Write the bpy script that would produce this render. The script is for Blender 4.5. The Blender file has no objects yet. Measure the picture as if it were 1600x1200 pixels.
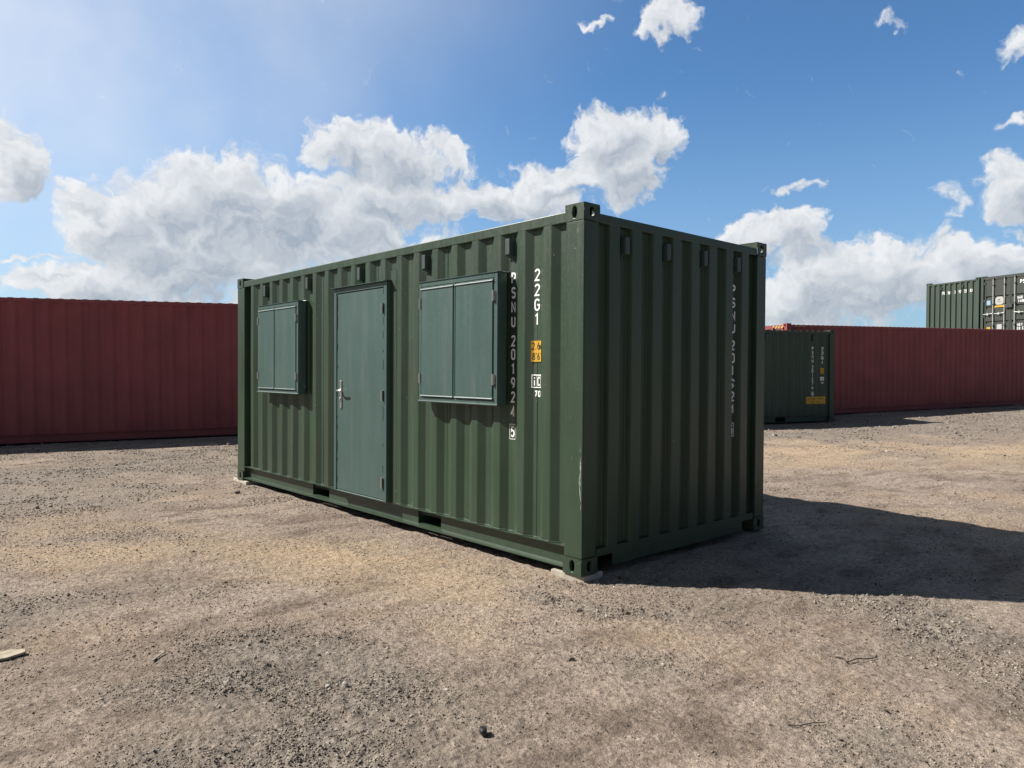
import bpy, bmesh, math, random
import numpy as np
from mathutils import Vector, Matrix
R = math.radians
S = bpy.context.scene
COL = S.collection

# ------------------------------------------------------------------ camera, exposure
cam = bpy.data.cameras.new('camera'); co = bpy.data.objects.new('camera', cam); COL.objects.link(co); S.camera = co
CX, CY, CZ = 3.4552, -3.7679, 1.4194
yaw, pitch, roll = -0.837874, -0.0167343, 0.00616543
cam.sensor_width = 36.0; cam.lens = 36.0 * 1153.65 / 1600.0; cam.clip_start = 0.05; cam.clip_end = 5000
f = Vector((math.sin(yaw)*math.cos(pitch), math.cos(yaw)*math.cos(pitch), math.sin(pitch)))
r = Vector((math.cos(yaw), -math.sin(yaw), 0)); u = r.cross(f)
r2 = r*math.cos(roll) + u*math.sin(roll); u2 = -r*math.sin(roll) + u*math.cos(roll)
M = Matrix((( r2.x, u2.x, -f.x, CX), (r2.y, u2.y, -f.y, CY), (r2.z, u2.z, -f.z, CZ), (0, 0, 0, 1)))
co.matrix_world = M
S.view_settings.view_transform = 'Standard'; S.view_settings.look = 'None'
S.view_settings.exposure = 0.64; S.view_settings.gamma = 1.0

# ------------------------------------------------------------------ node helper
class NT:
    def __init__(s, nt): s.nt = nt; s.n = nt.nodes; s.l = nt.links
    def new(s, t, **k):
        nd = s.n.new(t)
        for a, v in k.items(): setattr(nd, a, v)
        return nd
    def put(s, sock, v):
        if v is None: return
        if isinstance(v, bpy.types.NodeSocket): s.l.new(v, sock)
        else:
            if isinstance(v, (tuple, list)) and len(v) == 3 and sock.type == 'RGBA': v = (*v, 1)
            sock.default_value = v
    def math(s, op, a, b=None, c=None, clamp=False):
        nd = s.new('ShaderNodeMath', operation=op); nd.use_clamp = clamp
        s.put(nd.inputs[0], a); s.put(nd.inputs[1], b); s.put(nd.inputs[2], c); return nd.outputs[0]
    def vmath(s, op, a, b=None):
        nd = s.new('ShaderNodeVectorMath', operation=op)
        s.put(nd.inputs[0], a); s.put(nd.inputs[1], b); return nd.outputs[0]
    def mix(s, fac, a, b, mode='MIX'):
        nd = s.new('ShaderNodeMix', data_type='RGBA', blend_type=mode)
        s.put(nd.inputs[0], fac); s.put(nd.inputs[6], a); s.put(nd.inputs[7], b); return nd.outputs[2]
    def noise(s, vec, scale, detail=4, rough=.55, dim='3D', color=False):
        nd = s.new('ShaderNodeTexNoise', noise_dimensions=dim)
        s.put(nd.inputs['Vector'], vec); nd.inputs['Scale'].default_value = scale
        nd.inputs['Detail'].default_value = detail; nd.inputs['Roughness'].default_value = rough
        return nd.outputs['Color' if color else 'Fac']
    def mapping(s, vec, loc=(0,0,0), rot=(0,0,0), scale=(1,1,1), typ='POINT'):
        nd = s.new('ShaderNodeMapping', vector_type=typ); s.put(nd.inputs[0], vec)
        nd.inputs['Location'].default_value = loc; nd.inputs['Rotation'].default_value = rot
        nd.inputs['Scale'].default_value = scale; return nd.outputs[0]
    def step(s, v, a, b, lo=0., hi=1., smooth=True):
        nd = s.new('ShaderNodeMapRange'); nd.interpolation_type = 'SMOOTHSTEP' if smooth else 'LINEAR'
        s.put(nd.inputs[0], v)
        for i, x in enumerate((a, b, lo, hi)): nd.inputs[i+1].default_value = x
        return nd.outputs[0]

# ------------------------------------------------------------------ sun and sky
SUN_EL = R(41.0); SUN_AZ = math.atan2(-.77, -.637)      # azimuth measured from +Y towards +X
sd = Vector((math.sin(SUN_AZ)*math.cos(SUN_EL), math.cos(SUN_AZ)*math.cos(SUN_EL), math.sin(SUN_EL)))
sl = bpy.data.lights.new('sun', 'SUN'); sl.energy = 5.0; sl.angle = R(.53); sl.color = (1, .955, .89)
so = bpy.data.objects.new('sun', sl); COL.objects.link(so); so.rotation_euler = sd.to_track_quat('Z', 'Y').to_euler()

# clouds: (azimuth, elevation, half width, half height, rotation, strength) in degrees of sky
CLOUDS = [
(-76.62,9.97,4.71,4.09,10,1.00), (-73.28,11.15,4.99,4.18,0,1.10), (-69.31,11.94,6.97,4.85,0,1.30), (-65.12,10.91,7.62,5.60,0,1.30),
(-71.43,8.02,10.27,4.04,0,1.30), (-60.74,10.92,7.93,4.22,0,1.10), (-77.75,11.51,2.91,1.17,-20,0.80), (-77.01,5.91,6.90,2.78,0,1.10),
(-81.36,5.61,4.05,1.70,0,0.80), (-80.30,7.54,4.14,0.43,0,0.70), (-81.95,12.93,2.92,3.33,0,1.10), (-61.22,16.55,4.38,2.74,0,1.00),
(-56.94,15.91,7.19,3.21,-12,1.10), (-52.80,16.06,4.46,1.76,-15,0.80), (-54.01,12.58,6.35,2.73,5,1.00), (-49.58,13.14,6.41,2.73,-10,1.10),
(-46.37,13.39,5.45,2.54,-15,1.00), (-57.89,13.37,6.85,3.58,0,1.10), (-40.76,17.72,4.29,2.99,0,1.10), (-36.81,17.25,2.96,2.97,0,1.10),
(-39.52,15.12,5.33,3.42,0,1.20), (-44.65,14.31,5.12,1.92,5,1.00), (-40.23,13.31,3.78,1.50,0,0.70), (-36.05,25.38,4.41,1.93,0,0.80),
(-37.45,24.14,3.09,1.77,0,0.78), (-41.80,24.92,2.85,0.83,25,0.58), (-25.08,6.30,7.09,4.56,0,1.20), (-27.63,5.25,4.53,3.59,0,1.10),
(-21.21,6.57,6.67,3.96,0,1.25), (-17.22,6.57,6.18,3.71,0,1.25), (-14.05,6.57,4.43,3.26,0,1.20), (-10.15,6.09,5.23,4.01,0,1.10),
(-27.69,10.34,5.37,2.45,0,1.00), (-30.12,9.84,3.79,2.02,0,0.95), (-14.13,11.95,3.54,2.55,0,1.05), (-12.77,11.00,2.57,2.02,0,0.90),
(-13.66,20.75,2.10,2.30,0,0.66), (-21.44,22.71,2.05,0.97,0,0.46), (-27.04,13.39,1.91,0.96,0,0.62), (-14.36,15.99,2.45,0.89,0,0.52),
(-17.66,11.57,2.39,2.02,0,0.46), (-13.75,9.23,2.20,0.62,0,0.55), (-70.60,4.92,13.66,1.47,0,0.80), (-55.94,7.79,12.52,4.37,0,0.90),
(-77.17,17.40,1.71,0.51,20,0.25), (-86.52,9.40,4.73,4.39,0,1.10), (-84.62,17.47,2.48,1.40,0,0.60), (20,10,14,5,0,.9),
(110,12,22,7,0,1.1), (160,20,18,7,0,.9), (-140,16,14,6,0,.9), (-165,40,16,7,0,.8),
(-40,55,22,7,0,.7), (-115,9,14,6,0,1.)
]
W_ = bpy.data.worlds.new('World'); S.world = W_; W_.use_nodes = True
SKY_STRENGTH = 0.064
def cloud_group(shape):
    # shape: the big masses (a sum of soft blobs in the sky); otherwise the billows that break them up
    g = bpy.data.node_groups.new('cloud_shape' if shape else 'cloud_billow', 'ShaderNodeTree')
    g.interface.new_socket('P', in_out='INPUT', socket_type='NodeSocketVector')
    g.interface.new_socket('D', in_out='OUTPUT', socket_type='NodeSocketFloat')
    k = NT(g); gi = k.new('NodeGroupInput'); go = k.new('NodeGroupOutput')
    P = gi.outputs[0]
    if shape:
        acc = None
        for (a, e, ra, re, rot, st) in CLOUDS:
            m = k.mapping(P, (a, e, 0), (0, 0, R(rot)), (ra, re, 1), 'TEXTURE')
            gr = k.new('ShaderNodeTexGradient', gradient_type='SPHERICAL'); k.put(gr.inputs[0], m)
            v = k.math('MULTIPLY', gr.outputs['Fac'], st*1.28)
            acc = v if acc is None else k.math('SMOOTH_MAX', acc, v, .12)
        k.put(go.inputs[0], k.math('SUBTRACT', acc, .255))
    else:
        n = k.noise(k.mapping(P, scale=(1, 1.25, 1)), .42, 4, .56, '2D')
        vo = k.new('ShaderNodeTexVoronoi', feature='F1', voronoi_dimensions='2D'); k.put(vo.inputs['Vector'], k.mapping(P, scale=(1, 1.15, 1)))
        vo.inputs['Scale'].default_value = .36; vo.inputs['Detail'].default_value = 2.6; vo.inputs['Roughness'].default_value = .52; vo.inputs['Lacunarity'].default_value = 2.3
        n2 = k.noise(P, 1.7, 5, .58, '2D')
        d = k.math('MULTIPLY', k.math('SUBTRACT', n, .5), .55)
        d = k.math('ADD', d, k.math('MULTIPLY', k.math('SUBTRACT', .40, vo.outputs['Distance']), .40))
        d = k.math('ADD', d, k.math('MULTIPLY', k.math('SUBTRACT', n2, .5), .30))
        k.put(go.inputs[0], d)
    return g
CG = cloud_group(True); CB = cloud_group(False)
k = NT(W_.node_tree); k.n.clear()
out = k.new('ShaderNodeOutputWorld'); bg = k.new('ShaderNodeBackground'); bg.inputs[1].default_value = SKY_STRENGTH
k.l.new(bg.outputs[0], out.inputs[0])
sky = k.new('ShaderNodeTexSky', sky_type='NISHITA'); sky.sun_disc = False
sky.sun_elevation = SUN_EL; sky.sun_rotation = SUN_AZ % (2*math.pi)
sky.air_density = 1.0; sky.dust_density = .8; sky.ozone_density = 1.6
geo = k.new('ShaderNodeTexCoord').outputs['Generated']
sx = k.new('ShaderNodeSeparateXYZ'); k.put(sx.inputs[0], geo)
az = k.math('MULTIPLY', k.math('ARCTAN2', sx.outputs[0], sx.outputs[1]), 180/math.pi)
el = k.math('MULTIPLY', k.math('ARCSINE', sx.outputs[2]), 180/math.pi)
cv = k.new('ShaderNodeCombineXYZ'); k.put(cv.inputs[0], az); k.put(cv.inputs[1], el)
P = cv.outputs[0]
def grp(g, vec):
    nd = k.new('ShaderNodeGroup'); nd.node_tree = g; k.put(nd.inputs[0], vec); return nd.outputs[0]
w1 = k.vmath('MULTIPLY', k.vmath('SUBTRACT', k.noise(P, .30, 2, .5, '2D', color=True), (.5, .5, .5)), (3.6, 3.2, 0))
w2 = k.vmath('MULTIPLY', k.vmath('SUBTRACT', k.noise(P, 1.5, 3, .5, '2D', color=True), (.5, .5, .5)), (1.0, .9, 0))
Q = k.vmath('ADD', k.vmath('ADD', P, w1), w2)
B0 = grp(CB, Q)
D0 = k.math('ADD', grp(CG, Q), B0)
S1 = grp(CG, k.vmath('ADD', Q, (-.8, 1.3, 0)))
alpha = k.step(D0, -.11, .29)
depth = k.step(k.math('ADD', S1, k.math('MULTIPLY', B0, .5)), .05, 1.0)
rel = k.math('SUBTRACT', B0, grp(CB, k.vmath('ADD', Q, (-.40, .60, 0))))
lum = k.math('SUBTRACT', .86, k.math('MULTIPLY', depth, .66))
lum = k.math('ADD', lum, k.math('MULTIPLY', rel, .80))
ccol = k.mix(k.step(lum, .0, 1.05, smooth=False), (3.7, 4.3, 5.1), (9.0, 9.1, 9.2))
# clear sky: physical sky graded to the slightly hazy blue of the day, whiter towards the sun and the horizon
base = k.mix(1.0, sky.outputs[0], (.74, 1.14, 1.46), 'MULTIPLY')
horiz = k.step(el, 0, 22, 1., 0.)
base = k.mix(k.math('MULTIPLY', horiz, .45), base, (4.2, 5.7, 7.6))
dsun = k.new('ShaderNodeVectorMath', operation='DOT_PRODUCT'); k.put(dsun.inputs[0], geo); dsun.inputs[1].default_value = sd
veil = k.step(dsun.outputs['Value'], .22, .92)
veil = k.math('MULTIPLY', veil, k.step(k.noise(P, .09, 5, .5, '2D'), .2, .75, .55, 1.))
# unseen sky overhead and to both sides darkened to cut the fill light
dim_unseen = k.math('MAXIMUM', k.math('MAXIMUM', k.step(el, 32, 60), k.step(az, -10, 25)), k.step(az, -90, -118, 0., 1.))
base = k.mix(k.math('MULTIPLY', veil, .9), base, (8.5, 8.9, 9.4))
base = k.mix(k.math('MULTIPLY', dim_unseen, .78), base, (.55, .80, 1.20))
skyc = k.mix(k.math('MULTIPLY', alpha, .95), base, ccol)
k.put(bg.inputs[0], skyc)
W_.cycles.sampling_method = 'MANUAL'; W_.cycles.sample_map_resolution = 512

# ------------------------------------------------------------------ materials
def material(name):
    m = bpy.data.materials.new(name); m.use_nodes = True
    n = NT(m.node_tree); b = m.node_tree.nodes['Principled BSDF']
    return m, n, b
def paint(name, base, rough=.42, dirt=(.16, .14, .11), dirt_amt=.35, var=.18, grime_h=.5, sky_grey=None, spec=.5):
    m, n, b = material(name)
    oc = n.new('ShaderNodeTexCoord').outputs['Object']
    big = n.noise(oc, 1.3, 5, .6)
    streak = n.noise(n.mapping(oc, scale=(9, 9, .55)), 1.6, 6, .65)
    fine = n.noise(oc, 38, 5, .7)
    c = n.mix(n.step(big, .3, .7), tuple(x*(1-var) for x in base), tuple(x*(1+var) for x in base))
    if sky_grey: c = n.mix(n.math('MULTIPLY', n.step(n.noise(oc, .8, 4, .6), .38, .68), .5), c, sky_grey)  # greyer patches at random, a grey reflection put into the paint colour
    sp = n.new('ShaderNodeSeparateXYZ'); n.put(sp.inputs[0], oc)
    low = n.step(sp.outputs[2], 0., grime_h, 1., 0.)
    dm = n.math('MULTIPLY', n.step(streak, .48, .78), dirt_amt)
    dm = n.math('ADD', dm, n.math('MULTIPLY', n.math('MULTIPLY', low, n.step(fine, .35, .75)), dirt_amt*1.1))
    c = n.mix(n.math('MINIMUM', dm, .8), c, dirt)
    chips = n.step(n.noise(oc, 23, 3, .45), .765, .79)
    c = n.mix(n.math('MULTIPLY', chips, .55), c, (.42, .42, .38))
    n.put(b.inputs['Base Color'], c)
    n.put(b.inputs['Roughness'], n.step(n.math('ADD', n.math('MULTIPLY', streak, .5), n.math('MULTIPLY', fine, .5)), .3, .7, rough-.07, rough+.14))
    b.inputs['Specular IOR Level'].default_value = spec
    bp = n.new('ShaderNodeBump'); bp.inputs['Strength'].default_value = .25; bp.inputs['Distance'].default_value = .004
    hh = n.math('ADD', n.noise(oc, 3.5, 3, .5), n.math('MULTIPLY', fine, .05))
    n.put(bp.inputs['Height'], hh); n.put(b.inputs['Normal'], bp.outputs[0])
    return m
GREEN = paint('dark_green_paint', (0.0277, 0.055, 0.0304), .38, dirt=(0.0704, 0.0722, 0.0546), dirt_amt=.30, var=.12, sky_grey=(0.0352, 0.0493, 0.0343))
VENT = paint('vent_paint', (0.045, 0.0674, 0.0642), .45, dirt=(0.0642, 0.0707, 0.0642), dirt_amt=.2, var=.06)
GREEN2 = paint('green_paint_weathered', (.027, .054, .035), .48, dirt=(.08, .09, .08), dirt_amt=.25, var=.10)
GREEN3 = paint('green_paint_pale', (0.0352, 0.0581, 0.0405), .5, dirt=(0.0616, 0.066, 0.0528), dirt_amt=.3, var=.08)
GREY3 = paint('green_grey_door_paint', (0.0352, 0.044, 0.0361), .5, dirt=(0.0704, 0.0704, 0.0616), dirt_amt=.3, var=.08)
TEAL = paint('teal_paint', (0.0475, 0.0898, 0.0818), .42, dirt=(0.128, 0.142, 0.122), dirt_amt=.22, var=.07)
RED = paint('oxide_red_paint', (.255, .054, .056), .55, dirt=(.17, .075, .07), dirt_amt=.35, var=.12)
RED2 = paint('oxide_red_paint_far', (.25, .052, .052), .55, dirt=(.16, .07, .06), dirt_amt=.4, var=.14)
def plain(name, c, rough=.6, metal=0., nz=.12, sc=30):
    m, n, b = material(name)
    oc = n.new('ShaderNodeTexCoord').outputs['Object']
    v = n.step(n.noise(oc, sc, 5, .65), .3, .7, 1-nz, 1+nz)
    n.put(b.inputs['Base Color'], n.mix(1., c, (1, 1, 1), 'MULTIPLY'))
    mm = n.new('ShaderNodeVectorMath', operation='SCALE'); mm.inputs[0].default_value = c; n.put(mm.inputs['Scale'], v)
    n.put(b.inputs['Base Color'], mm.outputs[0])
    b.inputs['Roughness'].default_value = rough; b.inputs['Metallic'].default_value = metal
    return m
WHITE = plain('white_lettering', (.88, .88, .86), .55, 0, .08, 60)
STK = plain('white_sticker_paper', (0.399, 0.399, 0.385), .6, 0, .08, 60)
YELLOW = plain('yellow_label', (0.546, 0.321, 0.0193), .5, 0, .06)
OLDY = plain('faded_yellow', (.55, .36, .10), .6, 0, .2)
BLACK = plain('black_print', (.02, .02, .02), .6)
BLUE = plain('pale_blue_label', (0.256, 0.402, 0.526), .5)
STEEL = plain('brushed_steel', (.62, .62, .60), .32, 1., .1, 50)
GALV = plain('galvanised_bar', (.52, .54, .50), .5, .25, .1)
CHIPC = plain('bare_scratch', (0.321, 0.334, 0.302), .7, 0, .2, 80)
DARK = plain('dark_rubber', (.018, .020, .020), .7)
CONC = plain('concrete', (0.405, 0.361, 0.29), .9, 0, .2, 14)
WOOD = plain('weathered_wood', (0.354, 0.302, 0.218), .85, 0, .25, 20)
WOODG = plain('pale_wood', (0.321, 0.296, 0.244), .85, 0, .2, 20)
TWIG = plain('dark_twig', (.07, .055, .04), .85)
LUMP = plain('black_lump', (.012, .013, .014), .45, 0, .3, 40)
PALE = plain('pale_stone', (0.405, 0.37, 0.317), .85, 0, .2, 30)
GREYST = plain('brown_grey_stone', (0.15, 0.119, 0.0924), .85, 0, .25, 30)

# ground
GM, n, b = material('packed_earth_and_gravel')
pos = n.new('ShaderNodeNewGeometry').outputs['Position']
at = n.new('ShaderNodeAttribute'); at.attribute_name = 'gravel'; gv = at.outputs['Fac']
at2 = n.new('ShaderNodeAttribute'); at2.attribute_name = 'ochre'; oc_ = at2.outputs['Fac']
big = n.noise(pos, .55, 6, .6); mid = n.noise(n.mapping(pos, rot=(0, 0, R(10)), scale=(1.6, .7, 1)), 2.2, 7, .65)
fine = n.noise(pos, 26, 6, .7); vfine = n.noise(pos, 95, 4, .7)
c = n.mix(n.step(big, .32, .68), (0.29, 0.231, 0.183), (0.405, 0.327, 0.26))
c = n.mix(n.math('MULTIPLY', n.step(mid, .45, .66), .75), c, (0.167, 0.126, 0.1))
c = n.mix(n.math('MULTIPLY', oc_, n.step(mid, .25, .6, .55, 1.)), c, (0.458, 0.341, 0.229))
c = n.mix(n.math('MULTIPLY', gv, .8), c, n.mix(n.step(mid, .35, .65), (0.189, 0.16, 0.134), (0.308, 0.267, 0.224)))
vo = n.new('ShaderNodeTexVoronoi', feature='F1'); vo.inputs['Scale'].default_value = 75; n.put(vo.inputs['Vector'], pos)
vc = n.new('ShaderNodeSeparateColor'); n.put(vc.inputs[0], vo.outputs['Color'])
vo2 = n.new('ShaderNodeTexVoronoi', feature='F1'); vo2.inputs['Scale'].default_value = 34; n.put(vo2.inputs['Vector'], pos)
vc2 = n.new('ShaderNodeSeparateColor'); n.put(vc2.inputs[0], vo2.outputs['Color'])
br = n.math('ADD', n.step(vc.outputs[0], 0, 1, .84, 1.14, False), n.math('MULTIPLY', n.math('SUBTRACT', fine, .5), 1.9))
br = n.math('ADD', br, n.math('MULTIPLY', n.math('SUBTRACT', vfine, .5), 1.0))
spk = n.step(vc2.outputs[1], .90, .93)          # scattered dark crumbs
spk = n.math('MULTIPLY', spk, n.step(vo2.outputs['Distance'], .28, .40, 1., 0.))
br = n.math('MULTIPLY', br, n.math('SUBTRACT', 1., n.math('MULTIPLY', spk, .55)))
spl = n.step(vc2.outputs[2], .955, .97)         # scattered pale chips
spl = n.math('MULTIPLY', spl, n.step(vo2.outputs['Distance'], .22, .34, 1., 0.))
br = n.math('MULTIPLY', br, n.math('ADD', 1., n.math('MULTIPLY', spl, .5)))
sc = n.new('ShaderNodeVectorMath', operation='SCALE'); n.put(sc.inputs[0], c); n.put(sc.inputs['Scale'], br)
n.put(b.inputs['Base Color'], sc.outputs[0]); b.inputs['Roughness'].default_value = .95; b.inputs['Specular IOR Level'].default_value = .15
hb = n.math('ADD', n.math('MULTIPLY', fine, .9), n.math('MULTIPLY', vfine, .35))
dome = n.math('SUBTRACT', .5, vo2.outputs['Distance'])
hb = n.math('ADD', hb, n.math('MULTIPLY', n.math('MULTIPLY', dome, n.step(vc2.outputs[0], .3, 1.)), n.math('ADD', .25, n.math('MULTIPLY', gv, .6))))
bp = n.new('ShaderNodeBump'); bp.inputs['Strength'].default_value = 1.0; bp.inputs['Distance'].default_value = .030
n.put(bp.inputs['Height'], hb); n.put(b.inputs['Normal'], bp.outputs[0])

PM, n, b = material('loose_stones')
ri = n.new('ShaderNodeNewGeometry').outputs['Random Per Island']
cr = n.new('ShaderNodeValToRGB'); n.put(cr.inputs[0], ri); E_ = cr.color_ramp.elements
E_[0].position = 0; E_[0].color = (0.0484, 0.0378, 0.0308, 1); E_[1].position = 1; E_[1].color = (0.458, 0.422, 0.37, 1)
for p_, c_ in ((.22, (0.114, 0.088, 0.0704, 1)), (.45, (0.22, 0.176, 0.136, 1)), (.65, (0.29, 0.238, 0.185, 1)), (.9, (0.343, 0.299, 0.246, 1))):
    e = cr.color_ramp.elements.new(p_); e.color = c_
n.put(b.inputs['Base Color'], cr.outputs[0]); b.inputs['Roughness'].default_value = .9; b.inputs['Specular IOR Level'].default_value = .2

# ------------------------------------------------------------------ objects and tags
def tag(o, label=None, cat=None, group=None, kind=None):
    for a, v in (('label', label), ('category', cat), ('group', group), ('kind', kind)):
        if v: o[a] = v
    return o
def empty(name, m=None):
    o = bpy.data.objects.new(name, None); COL.objects.link(o); o.empty_display_size = .3
    if m is not None: o.matrix_world = m
    return o
class MB:
    def __init__(s): s.v = []; s.f = []
    def add(s, vs, fs):
        o = len(s.v); s.v += [tuple(p) for p in vs]; s.f += [tuple(i+o for i in q) for q in fs]; return s
    def box(s, x0, x1, y0, y1, z0, z1):
        if x0 > x1: x0, x1 = x1, x0
        if y0 > y1: y0, y1 = y1, y0
        return s.add([(x0,y0,z0),(x1,y0,z0),(x1,y1,z0),(x0,y1,z0),(x0,y0,z1),(x1,y0,z1),(x1,y1,z1),(x0,y1,z1)],
                     [(0,3,2,1),(4,5,6,7),(0,1,5,4),(1,2,6,5),(2,3,7,6),(3,0,4,7)])
    def prism(s, poly, fn, a, b):      # poly in 2D, fn(p, t) -> 3D, from t=a to t=b
        n_ = len(poly); vs = [fn(p, a) for p in poly] + [fn(p, b) for p in poly]
        return s.add(vs, [tuple(range(n_))[::-1], tuple(range(n_, 2*n_))] + [(i, (i+1) % n_, (i+1) % n_+n_, i+n_) for i in range(n_)])
    def cyl(s, p, q, rad, seg=14, cap=True):
        p = Vector(p); q = Vector(q); d = (q-p).normalized(); a = d.orthogonal().normalized(); c_ = d.cross(a)
        vs = [p + (a*math.cos(t)+c_*math.sin(t))*rad for t in [2*math.pi*i/seg for i in range(seg)]]
        vs += [x + (q-p) for x in vs]
        fs = [(i, (i+1) % seg, (i+1) % seg+seg, i+seg) for i in range(seg)]
        if cap: fs += [tuple(range(seg))[::-1], tuple(range(seg, 2*seg))]
        return s.add(vs, fs)
    def tube(s, pts, rad, seg=8):
        pts = [Vector(p) for p in pts]; rads = rad if isinstance(rad, list) else [rad]*len(pts)
        vs = []; prev = None
        for i, p in enumerate(pts):
            d = (pts[min(i+1, len(pts)-1)] - pts[max(i-1, 0)]).normalized()
            a = d.orthogonal().normalized() if prev is None else (prev - d*prev.dot(d)).normalized()
            prev = a; c_ = d.cross(a)
            vs += [p + (a*math.cos(2*math.pi*j/seg)+c_*math.sin(2*math.pi*j/seg))*rads[i] for j in range(seg)]
        fs = [(i*seg+j, i*seg+(j+1) % seg, (i+1)*seg+(j+1) % seg, (i+1)*seg+j) for i in range(len(pts)-1) for j in range(seg)]
        fs += [tuple(range(seg))[::-1], tuple(range((len(pts)-1)*seg, len(pts)*seg))]
        return s.add(vs, fs)
    def build(s, name, mat, parent=None, bevel=0, seg=1, smooth=False, fix=True):
        me = bpy.data.meshes.new(name); me.from_pydata(s.v, [], s.f); me.materials.append(mat)
        if fix:
            bm = bmesh.new(); bm.from_mesh(me); bmesh.ops.recalc_face_normals(bm, faces=bm.faces); bm.to_mesh(me); bm.free()
        if smooth: me.shade_smooth()
        o = bpy.data.objects.new(name, me); COL.objects.link(o)
        if parent: o.parent = parent
        if bevel:
            md = o.modifiers.new('bevel', 'BEVEL'); md.width = bevel; md.segments = seg; md.limit_method = 'ANGLE'; md.angle_limit = R(50)
        return o

# ------------------------------------------------------------------ stroke lettering
def arc(cx, cy, rx, ry, a0, a1, n_=9): return [(cx+rx*math.cos(R(a0+(a1-a0)*i/(n_-1))), cy+ry*math.sin(R(a0+(a1-a0)*i/(n_-1)))) for i in range(n_)]
GL = {   # unit box: width 1, height 1
 'P': [[(0,0),(0,1),(.55,1)]+arc(.55,.73,.45,.27,90,-90)+[(0,.46)]],
 'S': [arc(.5,.76,.5,.24,20,180,7)+arc(.5,.76,.5,.25,180,250,4)+arc(.5,.24,.5,.26,70,-160,11)],
 'N': [[(0,0),(0,1),(1,0),(1,1)]],
 'U': [[(0,1),(0,.25)]+arc(.5,.25,.5,.25,180,360)+[(1,1)]],
 '2': [arc(.5,.74,.5,.26,165,-20,9)+[(0,0),(1,0)]],
 '0': [arc(.5,.75,.5,.25,0,180)+arc(.5,.25,.5,.25,180,360)+[(1,.75)]],
 '1': [[(.15,.8),(.55,1),(.55,0)]],
 '9': [arc(.5,.70,.5,.30,0,360,15)+[(1,.7),(.85,.3),(.45,0)]],
 '4': [[(.72,0),(.72,1),(0,.3),(1,.3)]],
 '5': [[(.95,1),(.12,1),(.05,.55)]+arc(.45,.32,.53,.32,120,-150,11)],
 'G': [arc(.5,.72,.5,.28,25,180)+[(0,.3)]+arc(.5,.28,.5,.28,180,360)+[(1,.48),(.55,.48)]],
 '6': [arc(.5,.30,.5,.30,180,-180,15)[::-1]+[(0,.3),(.15,.7),(.6,1)]],
 '8': [arc(.5,.76,.42,.24,-90,270,13), arc(.5,.26,.5,.26,90,450,13)],
 '3': [arc(.45,.75,.5,.25,150,-80,9)+arc(.45,.26,.55,.26,80,-150,10)],
 '7': [[(0,1),(1,1),(.35,0)]],
 'C': [arc(.5,.75,.5,.25,15,180)+arc(.5,.25,.5,.25,180,345)],
 'i': [[(.5,0),(.5,.62)],[(.5,.80),(.5,.95)]],
 'm': [[(0,0),(0,.62)],[(0,.45),(.25,.62),(.5,.45),(.5,0)],[(.5,.45),(.75,.62),(1,.45),(1,0)]],
 '.': [[(.4,0),(.4,.12)]], "'": [[(.5,.8),(.5,1)]], '"': [[(.3,.8),(.3,1)],[(.7,.8),(.7,1)]],
 'T': [[(0,1),(1,1)],[(.5,1),(.5,0)]], 'H': [[(0,0),(0,1)],[(1,0),(1,1)],[(0,.5),(1,.5)]], 'I': [[(.5,0),(.5,1)]],
 'L': [[(0,1),(0,0),(1,0)]], 'O': [arc(.5,.7,.5,.3,0,180)+arc(.5,.3,.5,.3,180,360)+[(1,.7)]],
 'E': [[(1,1),(0,1),(0,0),(1,0)],[(0,.5),(.8,.5)]], 'D': [[(0,0),(0,1),(.4,1)]+arc(.4,.5,.6,.5,90,-90)+[(0,0)]],
 'V': [[(0,1),(.5,0),(1,1)]], 'M': [[(0,0),(0,1),(.5,.4),(1,1),(1,0)]], 'A': [[(0,0),(.5,1),(1,0)],[(.2,.35),(.8,.35)]],
 'X': [[(0,0),(1,1)],[(0,1),(1,0)]], 'R': [[(0,0),(0,1),(.55,1)]+arc(.55,.75,.45,.25,90,-90)+[(0,.5)],[(.5,.5),(1,0)]],
 '-': [[(.1,.5),(.9,.5)]],
}
def ribbon(pl, w):
    """list of 2D quads along the polyline, mitred"""
    L_, R_ = [], []
    for i, p in enumerate(pl):
        a = Vector(p) - Vector(pl[i-1]) if i else None; c_ = Vector(pl[i+1]) - Vector(p) if i < len(pl)-1 else None
        a = a.normalized() if a is not None and a.length > 1e-9 else None; c_ = c_.normalized() if c_ is not None and c_.length > 1e-9 else None
        if a is None and c_ is None: continue
        a = a or c_; c_ = c_ or a
        t = a + c_; t = t.normalized() if t.length > .3 else a
        nrm = Vector((-t.y, t.x)); k_ = min(1/max(.35, abs(nrm.dot(Vector((-a.y, a.x))))), 1.9)
        L_.append(Vector(p)+nrm*w/2*k_); R_.append(Vector(p)-nrm*w/2*k_)
    return [(L_[i], R_[i], R_[i+1], L_[i+1]) for i in range(len(L_)-1)]
def glyph(ch, x, z, w, h, sw):
    q = []
    for pl in GL[ch]: q += ribbon([(x+sw/2+px*(w-sw), z+sw/2+pz*(h-sw)) for px, pz in pl], sw)
    return q
def rect2(x0, x1, z0, z1): return [(Vector((x0, z0)), Vector((x1, z0)), Vector((x1, z1)), Vector((x0, z1)))]
def frame2(x0, x1, z0, z1, t): return rect2(x0, x1, z0, z0+t)+rect2(x0, x1, z1-t, z1)+rect2(x0, x0+t, z0+t, z1-t)+rect2(x1-t, x1, z0+t, z1-t)
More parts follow.
